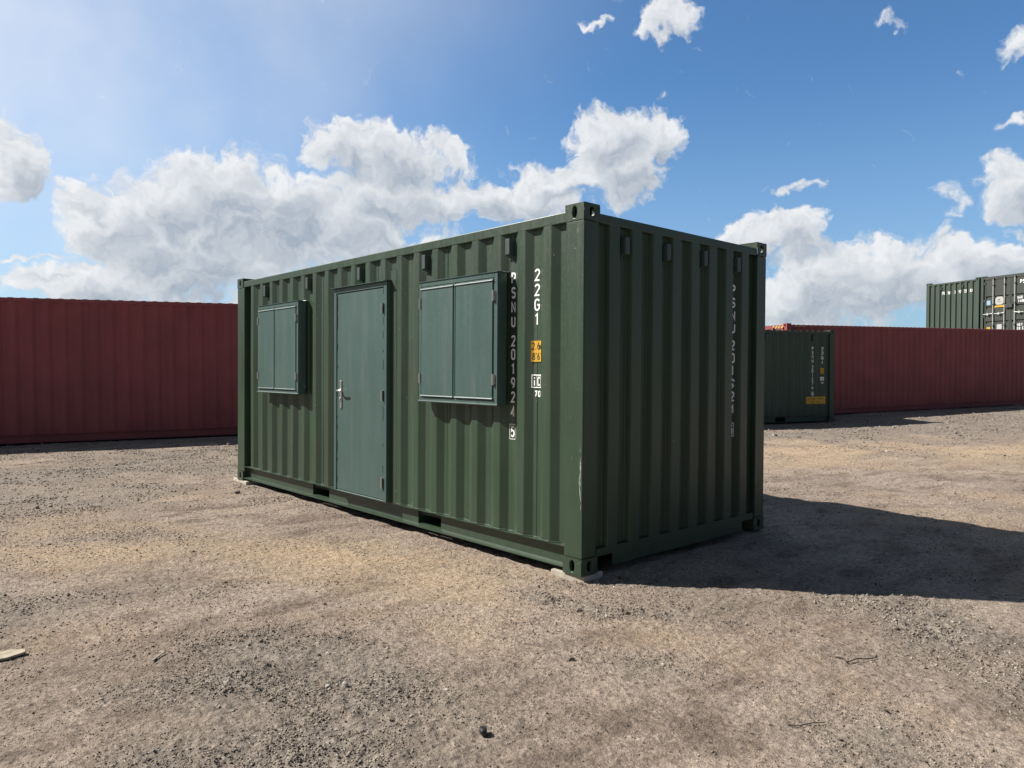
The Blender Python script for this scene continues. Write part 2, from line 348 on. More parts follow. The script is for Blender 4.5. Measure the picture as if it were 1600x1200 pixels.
def decal(name, quads, mat, parent, surf, breaks=()):
    """flat 2D shapes laid over a folded wall: cut at every fold, then put on it"""
    bm = bmesh.new()
    for i, q in enumerate(quads):
        vs = [bm.verts.new((p[0], 0, p[1])) for p in q]
        try: bm.faces.new(vs)
        except ValueError: pass
    if quads:
        lo = min(p[0] for q in quads for p in q); hi = max(p[0] for q in quads for p in q)
        for s_ in breaks:
            if lo < s_ < hi: bmesh.ops.bisect_plane(bm, geom=bm.verts[:]+bm.edges[:]+bm.faces[:], plane_co=(s_, 0, 0), plane_no=(1, 0, 0))
    for v in bm.verts: v.co = Vector(surf(v.co.x, v.co.z))
    me = bpy.data.meshes.new(name); bm.to_mesh(me); bm.free(); me.materials.append(mat)
    o = bpy.data.objects.new(name, me); COL.objects.link(o)
    if parent: o.parent = parent
    return o
def vtext(s, xc, ztop, w, h, pitch_, sw):
    q = []; z = ztop
    for ch in s:
        if ch != ' ': q += glyph(ch, xc-w/2, z-h, w, h, sw); z -= pitch_
        else: z -= pitch_*.45
    return q
def htext(s, x0, z0, w, h, adv, sw):
    q = []; x = x0
    for ch in s:
        if ch != ' ': q += glyph(ch, x, z0, w, h, sw)
        x += adv
    return q

# ------------------------------------------------------------------ container builder
def prof_fn(pts):
    xs = [p[0] for p in pts]; ds = [p[1] for p in pts]
    return lambda s_: float(np.interp(s_, xs, ds))
def side_profile(L, W=2.438):
    pts = []; last_in = -.150
    k_ = 0; outs = []
    while True:
        xr = -.324-.2765*k_
        if xr-.0725 < -L+.36: break
        outs.append(xr); k_ += 1
    first = outs[-1]-.0725
    pts = [(-L+.10, .075), (first-.07-.03, .075), (first, .006), (outs[-1], .006)]
    pts += [(outs[-1]+.068, .042)]
    for xr in outs[:-1][::-1]:
        pts += [(xr-.0725-.068, .042), (xr-.0725, .006), (xr, .006), (xr+.068, .042)]
    pts += [(-.13, .042)]
    return pts
END_PROF = [(.10, .050)] + sum([[(.28+.2515*i-.018, .050), (.28+.2515*i, .005), (.28+.2515*i+.11, .005), (.28+.2515*i+.128, .050)] for i in range(8)], []) + [(2.34, .050)]
def chamfer(pts, c_=.006):
    out_ = [pts[0]]
    for i in range(1, len(pts)-1):
        p = Vector(pts[i]); a = (Vector(pts[i-1])-p).normalized(); d = (Vector(pts[i+1])-p).normalized()
        for t in (0, .5, 1):
            q = (p+a*c_)*(1-t)**2 + p*2*t*(1-t) + (p+d*c_)*t*t
            out_.append((q.x, q.y))
    return out_ + [pts[-1]]
def wall_mesh(pts, fn, z0, z1, nz=14, rng=None, amp=.0011):
    P_ = chamfer(pts); mb = MB(); zs = [z0+(z1-z0)*i/nz for i in range(nz+1)]
    ph = [(rng.uniform(0, 6), rng.uniform(.8, 2.5)) for _ in range(4)] if rng else []
    def wob(s_, z): return sum(math.sin(s_*fq*2.1+z*fq*1.7+p0) for p0, fq in ph)*amp/2 if ph else 0
    vs = [fn(s_, d_+wob(s_, z), z) for z in zs for s_, d_ in P_]
    n_ = len(P_)
    mb.add(vs, [(j*n_+i, j*n_+i+1, (j+1)*n_+i+1, (j+1)*n_+i) for j in range(nz) for i in range(n_-1)])
    return mb
def casting(name, parent, mat, ox, oy, oz, sx, sy, top):
    """corner fitting: corner point (ox,oy), the body runs to ox+sx*.178, oy+sy*.162, with oval holes"""
    mb = MB(); Lx, Ly, Hz = .178, .162, .118
    def face(cu, cv, hu, hv, ru, rv, fn):   # rectangle hu x hv centred cu,cv with oval hole, fn(u,v,depth)
        angs = sorted([R(a) for a in range(0, 360, 12)] + [math.atan2(sv*hv, su*hu) % (2*math.pi) for su in (1, -1) for sv in (1, -1)])
        o_, i_, b_ = [], [], []
        for a in angs:
            ca, sa = math.cos(a), math.sin(a); t = 1/max(abs(ca)/hu, abs(sa)/hv)
            o_.append((cu+ca*t, cv+sa*t))
            if rv > ru: q = (math.copysign(abs(ca)**.75, ca)*ru, math.copysign(abs(sa)**.9, sa)*rv)
            else: q = (math.copysign(abs(ca)**.9, ca)*ru, math.copysign(abs(sa)**.75, sa)*rv)
            i_.append((cu+q[0], cv+q[1]))
        n_ = len(angs)
        vs = [fn(p[0], p[1], 0) for p in o_] + [fn(p[0], p[1], 0) for p in i_] + [fn(p[0], p[1], .026) for p in i_] + [fn(p[0], p[1], .026) for p in o_]
        fs = []
        for i in range(n_):
            j = (i+1) % n_
            fs += [(i, j, n_+j, n_+i), (n_+i, n_+j, 2*n_+j, 2*n_+i)]
        mb.add(vs, fs)
    g = lambda x, y, z: (ox+sx*x, oy+sy*y, oz+z)
    e = .0
    face(Lx/2, Hz/2, Lx/2, Hz/2, .021, .040, lambda u_, v_, d: g(u_, d-.003, v_))
    face(Ly/2, Hz/2, Ly/2, Hz/2, .026, .036, lambda u_, v_, d: g(d-.003, u_, v_))
    if top: face(Lx/2, Ly/2, Lx/2, Ly/2, .058, .032, lambda u_, v_, d: g(u_, v_, Hz-d))
    else: mb.add([g(0, 0, Hz), g(Lx, 0, Hz), g(Lx, Ly, Hz), g(0, Ly, Hz)], [(0, 1, 2, 3)])
    if not top: face(Lx/2, Ly/2, Lx/2, Ly/2, .058, .032, lambda u_, v_, d: g(u_, v_, d))
    else: mb.add([g(0, 0, 0), g(Lx, 0, 0), g(Lx, Ly, 0), g(0, Ly, 0)], [(0, 1, 2, 3)])
    mb.add([g(Lx, -.003, 0), g(Lx, Ly, 0), g(Lx, Ly, Hz), g(Lx, -.003, Hz)], [(0, 1, 2, 3)])
    mb.add([g(-.003, Ly, 0), g(Lx, Ly, 0), g(Lx, Ly, Hz), g(-.003, Ly, Hz)], [(0, 1, 2, 3)])
    o = mb.build(name, mat, parent)
    bm = bmesh.new(); bm.from_mesh(o.data)
    for v in bm.verts:          # close the 3 mm steps between the faces
        for ax, ov, sg in ((0, ox, sx), (1, oy, sy)):
            pass
    bmesh.ops.remove_doubles(bm, verts=bm.verts, dist=.0035); bmesh.ops.recalc_face_normals(bm, faces=bm.faces)
    bm.to_mesh(o.data); bm.free()
    md = o.modifiers.new('bevel', 'BEVEL'); md.width = .007; md.segments = 3; md.limit_method = 'ANGLE'; md.angle_limit = R(60)
    return o
def side_vent(parent, mat, fn, s_, zc):
    """little covered ventilator: fn(s, out, z), out = distance proud of the recess face"""
    def bx(mb, s0, s1, o0, o1, z0, z1, taper=0):
        vs = [fn(s0, o0, z0), fn(s1, o0, z0), fn(s1, o0, z1), fn(s0, o0, z1), fn(s0+.004, o1, z0+taper), fn(s1-.004, o1, z0+taper), fn(s1-.004, o1, z1-.004), fn(s0+.004, o1, z1-.004)]
        mb.add(vs, [(0,1,2,3),(4,5,6,7),(0,1,5,4),(1,2,6,5),(2,3,7,6),(3,0,4,7)]); return mb
    o = bx(MB(), s_-.029, s_+.029, .0062, .060, zc-.072, zc+.072, .020).build('vent', VENT, parent, .003)
    bx(MB(), s_-.036, s_+.036, 0, .006, zc-.096, zc+.094).build('flange', mat, o, .002)
    for dz in (-.084, .083):
        for ds in (-.020, .020): MB().cyl(fn(s_+ds, .006, zc+dz), fn(s_+ds, .012, zc+dz), .006, 8).build('bolt', DARK, o)
    return o
def door_end(T, L, W, H, mat, detail=True, cams=True):
    X = -L; rng = random.Random(5)
    g = lambda y, out_, z: (X-out_+.03, W-y, z)        # y measured from the viewer's left, out_ proud of the door plane
    # header and sill
    MB().box(X+.002, X+.07, .162, W-.162, H-.16, H-.04).build('door_header', mat, T, .004)
    MB().box(X+.002, X+.07, .162, W-.162, .03, .14).build('door_sill', mat, T, .004)
    for leaf in (0, 1):
        y0 = .165 if leaf == 0 else W/2+.006; y1 = W/2-.006 if leaf == 0 else W-.165
        zs = [.15, .30, .62, .66, 1.02, 1.06, 1.46, 1.50, 1.84, 1.88, H-.17]
        mb = MB(); prof = [(.15, .012), (.20, .012)]
        for zz in (.33, .77, 1.35, 1.75): prof += [(zz-.055, .012), (zz-.035, -.026), (zz+.020, -.026), (zz+.04, .012)]
        prof = [p for p in prof if p[0] < H-.25] + [(H-.17, .012)]
        vs = []
        for z, d_ in prof: vs += [g(y0+.05, d_, z), g(y1-.05, d_, z)]
        mb.add(vs, [(2*i, 2*i+1, 2*i+3, 2*i+2) for i in range(len(prof)-1)])
        o0, o1 = g(y0, -.03, 0), g(y0+.05, .02, 0)
        mb.box(o0[0], o1[0], o0[1], o1[1], .15, H-.17)
        o0, o1 = g(y1-.05, -.03, 0), g(y1, .02, 0)
        mb.box(o0[0], o1[0], o0[1], o1[1], .15, H-.17)
        d = mb.build('door', mat, T)
        gm = MB(); ya = W/2-.012 if leaf == 0 else W/2
        hy = y0 if leaf == 0 else y1
        for hz in (.30, 1.0, 1.62, H-.30):
            p0, p1 = g(hy-.035, -.01, hz-.05), g(hy+.035, .035, hz+.05)
            MB().box(p0[0], p1[0], p0[1], p1[1], hz-.05, hz+.05).build('hinge', mat, d, .004)
        if not detail: continue
        for yb in ((.54, 1.0) if leaf == 0 else (1.41, 1.87)):
            rb = MB().cyl(g(yb, .055, .10), g(yb, .055, H-.10), .017, 12).build('lock_rod', GALV, T, smooth=False)
            for zc_ in (.12, .62, 1.45, 2.20, H-.13):
                p0, p1 = g(yb-.038, .015, 0), g(yb+.038, .075, 0); MB().box(p0[0], p1[0], p0[1], p1[1], zc_-.022, zc_+.022).build('bracket', mat, rb, .004)
            sg = -1 if leaf == 0 else 1
            hz = 1.10
            hd = MB().tube([g(yb, .075, hz), g(yb+sg*.04, .085, hz), g(yb+sg*.20, .085, hz-.02), g(yb+sg*.38, .085, hz-.015)], [.018, .014, .011, .011], 8)
            p0, p1 = g(yb+sg*.20-.025, .01, 0), g(yb+sg*.20+.025, .10, 0); hd.box(p0[0], p1[0], p0[1], p1[1], hz-.06, hz+.03)
            hd.build('handle', GALV, rb)
    if detail:
        p0, p1 = g(1.05, .02, 0), g(W/2+.12, .10, 0)
        MB().box(p0[0], p1[0], p0[1], p1[1], 1.28, 1.42).build('lock_box', mat, T, .006)
        sf = lambda s_, z: g(s_, .0145, z)
        decal('pale_sticker', rect2(.25, .40, 1.45, 1.62), BLUE, T, sf)
        x0_, x1_, z0_, z1_ = .61, .93, 1.43, 1.74
        st = decal('white_sticker', [(Vector((x0_, z0_+.06)), Vector((x0_+.06, z0_)), Vector((x1_-.06, z0_)), Vector((x1_, z0_+.06))), (Vector((x0_, z0_+.06)), Vector((x1_, z0_+.06)), Vector((x1_, z1_-.06)), Vector((x0_, z1_-.06))), (Vector((x0_, z1_-.06)), Vector((x1_, z1_-.06)), Vector((x1_-.06, z1_)), Vector((x0_+.06, z1_)))], STK, T, lambda s_, z: g(s_, .0165, z))
        decal('sticker_print', rect2(.70, .80, 1.60, 1.64)+rect2(.68, .84, 1.53, 1.55), GREYST, st, lambda s_, z: g(s_, .0185, z))
        decal('yellow_sticker', rect2(.58, .96, 1.385, 1.425)[:0] + rect2(.58, .96, 1.33, 1.40), YELLOW, T, lambda s_, z: g(s_, .0205, z))
        decal('yellow_sticker', rect2(.26, .40, .50, .58), YELLOW, T, sf)
        decal('white_sticker', rect2(.68, .88, .48, .67), STK, T, sf)
        for q in (htext('PSNU', 1.58, 2.17, .085, .14, .105, .024), htext('MAX GR', 1.49, 1.585, .055, .115, .070, .018), htext('TARE', 1.51, 1.455, .055, .095, .070, .018),
                  htext('NET', 1.49, .56, .06, .10, .078, .018), htext('CU CAP', 1.49, .42, .05, .11, .066, .017)): decal('lettering', q, WHITE, T, sf)
def container(name, label, cat, m4, L, H, mat, group=None, W=2.438, ends=(True, True), pockets=False, vents_side=(), vents_end=(), detail_door=True, door=True, seed=1, rail_mat=None, cut=None):
    T = empty(name, m4); tag(T, label, cat, group); rng = random.Random(seed)
    SP = side_profile(L)
    zt = H-.118
    for yy, sg in ((0, 1), (W, -1)):
        fn = (lambda s_, d_, z, yy=yy, sg=sg: (s_, yy+sg*d_, z))
        mb = wall_mesh(SP, fn, .187, H-.115, 16, rng)
        kx = [p[0] for p in SP if abs(p[1]-.042) < 1e-6]
        for i in range(5, len(kx)-2, 8):       # sheet seams
            xm = (kx[i]+kx[i+1])/2 if abs(kx[i]-kx[i+1]) < .1 else (kx[i]+kx[i-1])/2
            q0, q1 = fn(xm-.003, .040, 0), fn(xm+.003, .044, 0)
            mb.box(q0[0], q1[0], q0[1], q1[1], .19, H-.12)
        mb.build('side_wall', mat, T, fix=True)
        # top rail
        y0, y1 = yy+sg*.004, yy+sg*.064
        MB().box(-L+.172, -.172, y0, y1, H-.118, H-.043).build('top_rail', mat, T, .006, 2)
        # bottom rail: recessed web, top flange, lip that catches the light
        mb = MB(); segs = [(-L+.172, -.172)]
        if pockets: segs = [(-L+.172, -L/2-1.055), (-L/2-.685, -L/2+.975), (-L/2+1.318, -.172)]
        for a, c_ in segs:
            mb.box(a, c_, yy+sg*.062, yy+sg*.068, .040, .180)
        y2 = yy+sg*.004
        pr = [(y2, .030), (y2, .036), (yy+sg*.0615, .046), (yy+sg*.0615, .030)]
        mb.prism(pr, lambda p, t: (t, p[0], p[1]), -L+.172, -.172)
        mb.box(-L+.172, -.172, yy+sg*.001, yy+sg*.075, .1805, .1865)
        mb.build('bottom_rail', mat, T)
        if pockets:
            for a, c_ in ((-L/2-1.055, -L/2-.685), (-L/2+.975, -L/2+1.318)):
                pm = MB(); ya, yb = yy+sg*.0695, yy+sg*.9
                pm.box(a-.006, a, ya, yb, .047, .178); pm.box(c_, c_+.006, ya, yb, .047, .178)
                pm.box(a+.0005, c_-.0005, ya, yb, .041, .047); pm.box(a+.0005, c_-.0005, ya, yb, .172, .178); pm.box(a+.0005, c_-.0005, yb, yb+sg*.006, .048, .171)
                pm.build('fork_pocket', mat, T)
        # weld bead where sheet meets rail
        ch = chamfer(SP, .008); pts = []
        for s_, d_ in ch:
            if -L+.19 < s_ < -.19: pts.append(fn(s_, max(d_-.004, .003), .1895+rng.uniform(-.0015, .002)))
        MB().tube(pts, [.0045+rng.uniform(0, .003) for _ in pts], 5).build('weld_bead', mat, T)
        for s_, zc in vents_side:
            if sg == 1: side_vent(T, mat, lambda a, o_, z: (a, .042-o_, z), s_, zc)
    # front end
    mb = wall_mesh(END_PROF, lambda s_, d_, z: (-d_, s_, z), .166, H-.115, 16, rng)
    mb.build('end_wall', mat, T)
    MB().box(-.064, -.003, .166, W-.166, H-.118-.004, H-.057).build('end_header', mat, T, .005, 2)
    sill = MB(); zb = .026
    poly = [(.166, .112), (.166, .165), (W-.166, .165), (W-.166, .112), (W-.345, .112), (W-.345, zb), (.345, zb), (.345, .112)]
    sill.prism(poly, lambda p, t: (t, p[0], p[1]), -.010, -.020)
    sill.box(-.075, -.0205, .166, W-.166, .1585, .1645)
    sill.build('end_sill', mat, T)
    for zc_v in vents_end: side_vent(T, mat, lambda a, o_, z: (-.050+o_, a, z), zc_v[0], zc_v[1])
    # underframe and floor
    MB().box(-L+.08, -.08, .08, W-.08, .13, .15).build('floor', DARK, T)
    # roof
    rp = []; s_ = -L+.2
    while s_ < -.2: rp += [(s_, 0), (s_+.09, 0), (s_+.11, .018), (s_+.19, .018), (s_+.21, 0)]; s_ += .21
    rz = H-.050
    vs = []
    for p in rp: vs += [(p[0], .055, rz+p[1]), (p[0], W-.055, rz+p[1])]
    nr = len(rp)
    mb = MB(); mb.add(vs, [(2*i, 2*i+2, 2*i+3, 2*i+1) for i in range(nr-1) if abs(rp[i][0]-rp[i+1][0]) > 1e-9 or True])
    mb.box(-L+.01, -L+.25, .17, W-.17, H-.075, H-.047); mb.box(-.24, -.01, .17, W-.17, H-.075, H-.060)
    mb.build('roof', mat, T)
    # posts
    for px, sx in ((0, -1), (-L, 1)):
        for py, sy in ((0, 1), (W, -1)):
            mb = MB(); wx = .170 if px == 0 else .215; wy = .150 if px == 0 else .110; t = .008
            xa, ya = px+sx*.001, py+sy*.001
            # folded steel post: outer skins and returns
            mb.box(xa, px+sx*wx, ya, py+sy*.012, .1215, H-.1215)
            mb.box(xa, px+sx*.012, py+sy*.0121, py+sy*wy, .1215, H-.1215)
            mb.box(px+sx*(wx-.008), px+sx*wx, py+sy*.0121, py+sy*.08, .1215, H-.1215)
            mb.box(px+sx*.0121, px+sx*.06, py+sy*(wy-.006), py+sy*wy, .1215, H-.1215)
            mb.build('corner_post', mat, T, .004, 2)
            for top in (0, 1):
                casting('corner_casting', T, mat, px, py, (H-.118) if top else 0, sx, sy, top)
    if door: door_end(T, L, W, H, mat if not rail_mat else rail_mat, detail_door)
    return T, SP
def basis(o, xdir, up=(0, 0, 1), scale=1.0):
    x = Vector(xdir).normalized(); z = Vector(up); y = z.cross(x).normalized(); z = x.cross(y)
    m = Matrix(((x.x, y.x, z.x, o[0]), (x.y, y.y, z.y, o[1]), (x.z, y.z, z.z, o[2]), (0, 0, 0, 1)))
    return m @ Matrix.Scale(scale, 4)

# ------------------------------------------------------------------ terrain
def lat(ix, iy, seed):
    h = (ix.astype(np.int64)*374761393 + iy.astype(np.int64)*668265263 + seed*2147483647) & 0xffffffff
    h = ((h ^ (h >> 13))*1274126177) & 0xffffffff; h = (h ^ (h >> 16)) & 0xffffffff
    return h.astype(np.float64)/4294967295.0
def vn(x, y, sc_, seed):
    x = x*sc_; y = y*sc_; ix = np.floor(x); iy = np.floor(y); fx = x-ix; fy = y-iy
    fx = fx*fx*fx*(fx*(fx*6-15)+10); fy = fy*fy*fy*(fy*(fy*6-15)+10)
    a = lat(ix, iy, seed); b_ = lat(ix+1, iy, seed); c_ = lat(ix, iy+1, seed); d = lat(ix+1, iy+1, seed)
    return (a*(1-fx)+b_*fx)*(1-fy) + (c_*(1-fx)+d*fx)*fy - .5
def fbm(x, y, sc_, seed, oc=4, g=.5):
    v = 0; a = 1
    for i in range(oc): v = v + a*vn(x+17.3*i, y-9.1*i, sc_*2**i, seed+i); a *= g
    return v
CP = np.array([(0,0,-.038),(-3,0,-.05),(-6,0,-.036),(-6,2.4,-.04),(0,2.44,-.008),(-13.66,-1.6,-.072),(-12.4,2.5,-.015),(-13.07,.33,-.044),(-16,-8,-.10),(-11,7,.0),
    (-6.8,14.62,.030),(-5.97,17.,.048),(-7.6,18.0,.10),(-6.9,19.03,.125),(-4.15,28.5,.285),(-9,33,.03),(3,-2,-.055),(2,-4,-.06),(5,-8,-.06),(-1,-4,-.055),(3,3,-.05),(1,6,-.03),(-2,9,-.02),
    (6,10,.0),(0,12,.0),(-1,18,.07),(2,26,.2),(-30,40,.3),(30,40,.25),(40,-20,0),(-30,-30,-.1),(-40,10,.0),(4,-30,-.1)])
def tps():
    n_ = len(CP); d = np.hypot(CP[:,None,0]-CP[None,:,0], CP[:,None,1]-CP[None,:,1])
    A = np.zeros((n_+1, n_+1)); A[:n_,:n_] = np.sqrt(d*d+4.) ; A[:n_,n_] = 1; A[n_,:n_] = 1
    return np.linalg.solve(A, np.append(CP[:,2], 0))
TW = tps()
def base_h(x, y):
    v = np.full(x.shape, TW[-1])
    for i in range(len(CP)): v += TW[i]*np.sqrt((x-CP[i,0])**2+(y-CP[i,1])**2+4.)
    rr = np.hypot(x, y-8); w = np.clip((rr-45)/60, 0, 1)
    return np.clip(v, -.4, .6)*(1-w) + .15*w
# loose gravel drifts and ochre patches: (x, y, rx, ry, angle, strength)
GRAV = [(.85,-2.55,.75,.5,10,1),(-.1,-2.35,.55,.5,20,.9),(.35,-2.0,.45,.3,30,.8),(1.5,-2.6,.6,.35,0,.8),(-2.2,-3.6,1.6,.6,10,.7),
    (2.1,.75,.75,.28,-25,1),(1.55,1.15,.5,.22,-50,.9),(2.75,.6,.7,.7,0,.8),(2.2,-.9,.6,.35,20,.5),(1.9,-1.4,.4,.3,20,.5),(-8.5,-1.5,3.8,1.4,75,.9),(-6.5,-2.5,2.0,1.2,60,.75),
    (-9.5,2.5,3.6,1.5,75,.9),(-4.6,-2.9,1.5,.6,40,.6),(-5,14.5,5,2.2,75,.8),(-2.5,20,8,3.2,72,1),(0,26,8,5,60,1),(-.5,-.35,.9,.25,15,.35),(.4,-.3,.8,.2,15,.5),(-12,-5,4,3,0,.9),(-1.6,-2.0,.6,.4,20,.5),(.9,-.9,.5,.25,30,.5)]
OCH = [(-3.6,-2.3,2.2,.9,28,.8),(-1.6,-.95,1.9,.6,20,.9),(-5.5,-1.6,1.6,.35,60,.5),(-2.6,9.4,4.5,2.0,75,.9),(-.3,12,4.0,2.2,75,.9),(-1.2,-3.0,.6,.35,20,.45),(.2,-1.2,.8,.4,20,.5),(1.5,5.8,2.5,1.2,70,.5),(1.2,-.6,.7,.3,15,.35)]
def blobs(x, y, B):
    v = np.zeros(x.shape)
    for bx_, by_, rx_, ry_, a, s_ in B:
        ca, sa = math.cos(R(a)), math.sin(R(a)); dx = x-bx_; dy = y-by_
        q = ((dx*ca+dy*sa)/rx_)**2 + ((-dx*sa+dy*ca)/ry_)**2
        v = np.maximum(v, s_*np.exp(-q*.9))
    return v
def masks(x, y):
    wx = x+.35*fbm(x, y, 1.2, 31, 3); wy = y+.35*fbm(x, y, 1.2, 41, 3)
    n1 = fbm(x, y, 1.1, 51, 5, .6)
    g_ = np.clip((blobs(wx, wy, GRAV) + .55*n1 - .12)*1.6, 0, 1)
    o_ = np.clip((blobs(wx, wy, OCH) + .5*fbm(x, y, .9, 61, 5, .6) - .15)*1.3, 0, 1)*(1-.6*g_)
    return g_, o_
def height(x, y, near=None):
    """terrain height; x, y arrays"""
    g_, o_ = masks(x, y)
    ca, sa = math.cos(R(-8)), math.sin(R(-8)); u_ = x*ca+y*sa; v_ = -x*sa+y*ca
    h = base_h(x, y)
    h = h + .016*fbm(x, y, .45, 1, 3) + .034*fbm(u_*2.6, v_*.75, 1.0, 7, 5, .55)*np.clip(.5+vn(x, y, .5, 77)*2, .15, 1.)
    h = h + (.004+.012*g_)*fbm(x, y, 5.5, 11, 3, .6)
    if near is not None: h = h + near*(.0080+.0080*g_)*np.maximum(fbm(x, y, 21., 19, 3, .7), -.15)
    # tread bars left by a tyre
    tx = x-.42; ty = y-6.5; tu = tx*.93+ty*.36; tv = -tx*.36+ty*.93
    h = h + .018*np.maximum(np.sin(tv*42+3*np.abs(tu)*6), 0)*np.exp(-(tu/.38)**4-(tv/.9)**4)
    return h
def build_ground():
    az0, az1 = R(-93), R(-4)
    A = np.concatenate([np.linspace(az0, az1, 700), np.linspace(az1, az0+2*math.pi, 95)[1:-1]])
    rr = [.25, .7, 1.1]; r_ = 1.5
    while r_ < 30: rr.append(r_); r_ *= 1.0046
    while r_ < 900: rr.append(r_); r_ *= 1.03
    rr = np.array(rr); nr, na = len(rr), len(A)
    X = CX + rr[:,None]*np.sin(A)[None,:]; Y = CY + rr[:,None]*np.cos(A)[None,:]
    near = np.clip((14-rr)/8, 0, 1)[:,None]*np.ones((1, na))
    near = near*((A >= az0) & (A <= az1))[None,:]
    Z = height(X, Y, near); g_, o_ = masks(X, Y)
    co_ = np.stack([X, Y, Z], -1).reshape(-1, 3)
    cen = np.array([[CX, CY, float(height(np.array([CX]), np.array([CY]))[0])]])
    co_ = np.vstack([co_, cen]).astype(np.float32)
    i = np.arange(nr-1)[:,None]; j = np.arange(na)[None,:]; j2 = (j+1) % na
    q = np.stack([i*na+j, (i+1)*na+j, (i+1)*na+j2, i*na+j2], -1).reshape(-1, 4)[:, ::-1]
    me = bpy.data.meshes.new('ground'); me.vertices.add(len(co_)); me.vertices.foreach_set('co', co_.ravel())
    tri = np.stack([np.full(na, len(co_)-1), (np.arange(na)+1) % na, np.arange(na)], -1)
    nl = q.size+tri.size; me.loops.add(nl); me.loops.foreach_set('vertex_index', np.concatenate([q.ravel(), tri.ravel()]).astype(np.int32))
    me.polygons.add(len(q)+len(tri))
    st = np.concatenate([np.arange(len(q))*4, len(q)*4+np.arange(len(tri))*3]).astype(np.int32)
    me.polygons.foreach_set('loop_start', st); me.update(calc_edges=True); me.validate()
    for nm, arr in (('gravel', g_), ('ochre', o_)):
        a = me.attributes.new(nm, 'FLOAT', 'POINT'); a.data.foreach_set('value', np.append(arr.ravel(), 0).astype(np.float32))
    me.shade_smooth(); me.materials.append(GM)
    if me.polygons[0].normal.z < 0: me.flip_normals()
    o = bpy.data.objects.new('ground', me); COL.objects.link(o); o['kind'] = 'structure'
    return o
build_ground()

# ------------------------------------------------------------------ loose stones, one object
FOOT = [(-6.05, 0, -.02, 2.45)]
def stones():
    rs = np.random.RandomState(3); out_ = []
    for (r0, r1, n_, s0, s1) in ((1.6, 4.5, 130000, .0022, .0085), (4.2, 9, 150000, .0038, .0125), (8.5, 17, 100000, .007, .020), (15, 34, 60000, .012, .034)):
        rr = np.sqrt(rs.uniform(r0*r0, r1*r1, n_)); a = rs.uniform(R(-88), R(-8), n_)
        x = CX+rr*np.sin(a); y = CY+rr*np.cos(a); g_, o_ = masks(x, y)
        clump = np.clip(.5+2.2*fbm(x, y, 3.1, 91, 4, .6), 0, 1)
        keep = rs.uniform(0, 1, n_) < (.24+.76*g_)*(.12+.88*clump)
        keep &= ~((x > -6.05) & (x < 0) & (y > 0) & (y < 2.44))
        x, y, g_, rr = x[keep], y[keep], g_[keep], rr[keep]
        s_ = s0+(s1-s0)*rs.power(.55, len(x))*(.62+.38*g_)
        big = rs.uniform(0, 1, len(x)) < .02; s_ = np.where(big, s_*1.8, s_)
        near = np.clip((14-rr)/8, 0, 1)
        out_.append(np.stack([x, y, height(x, y, near)+s_*.15, s_], -1))
    P_ = np.concatenate(out_); n_ = len(P_)
    base = np.array([(1,0,0),(0,1,0),(-1,0,0),(0,-1,0),(0,0,1),(0,0,-1)], float)
    jit = rs.uniform(.62, 1.25, (n_, 6, 1)); sc_ = np.stack([np.ones(n_), rs.uniform(.6, 1, n_), rs.uniform(.45, .8, n_)], -1)[:,None,:]
    V = base[None]*jit*sc_ + rs.uniform(-.18, .18, (n_, 6, 3))
    a = rs.uniform(0, 6.28, n_); t = rs.uniform(-.5, .5, n_)
    ca, sa, ct, st = np.cos(a), np.sin(a), np.cos(t), np.sin(t)
    X = V[...,0]; Y = V[...,1]; Z = V[...,2]
    X, Z = X*ct[:,None]-Z*st[:,None], X*st[:,None]+Z*ct[:,None]
    X, Y = X*ca[:,None]-Y*sa[:,None], X*sa[:,None]+Y*ca[:,None]
    V = np.stack([X, Y, Z], -1)*P_[:,None,3:4] + P_[:,None,:3]
    F = np.array([(0,1,4),(1,2,4),(2,3,4),(3,0,4),(1,0,5),(2,1,5),(3,2,5),(0,3,5)])
    q = (F[None]+6*np.arange(n_)[:,None,None]).reshape(-1, 3)
    me = bpy.data.meshes.new('loose_gravel'); me.vertices.add(n_*6); me.vertices.foreach_set('co', V.astype(np.float32).ravel())
    me.loops.add(q.size); me.loops.foreach_set('vertex_index', q.ravel().astype(np.int32))
    me.polygons.add(len(q)); me.polygons.foreach_set('loop_start', (np.arange(len(q))*3).astype(np.int32)); me.update(calc_edges=True)
    me.materials.append(PM)
    o = bpy.data.objects.new('loose_gravel', me); COL.objects.link(o)
    tag(o, 'loose grey and brown gravel strewn over the packed earth yard', 'gravel', kind='stuff')
    print('stones', n_)
stones()
def gh(x, y): return float(height(np.array([float(x)]), np.array([float(y)]), np.array([1.]))[0])

# ------------------------------------------------------------------ the main green container
L20, H20, WID = 6.058, 2.591, 2.438
T, SP = container('container_cabin', 'dark green steel container cabin with teal door and two shuttered windows', 'container', Matrix.Identity(4), L20, H20, GREEN,
    pockets=True, vents_side=[(-.775, 2.365), (-1.881, 2.365), (-2.987, 2.365), (-4.093, 2.365), (-5.199, 2.365)],
    vents_end=[(.461, 2.335), (.964, 2.345), (1.467, 2.35), (1.970, 2.35)], seed=4)
pf = prof_fn(SP); sbr = [p[0] for p in SP]; pe = prof_fn(END_PROF); ebr = [p[0] for p in END_PROF]
side = lambda s_, z: (s_, pf(s_)-.0032, z)
endf = lambda s_, z: (-pe(s_)+.0032, s_, z)
q = []
for ch, zc in zip('PSNU201924', (2.136, 2.025, 1.913, 1.802, 1.655, 1.551, 1.439, 1.332, 1.223, 1.111)): q += glyph(ch, -.761-.026, zc-.043, .052, .088, .0150)
q += glyph('5', -.761-.021, .957-.043, .042, .086, .012) + frame2(-.761-.036, -.761+.036, .898, 1.016, .0045)
decal('serial_number', q, WHITE, T, side, sbr)
q = []
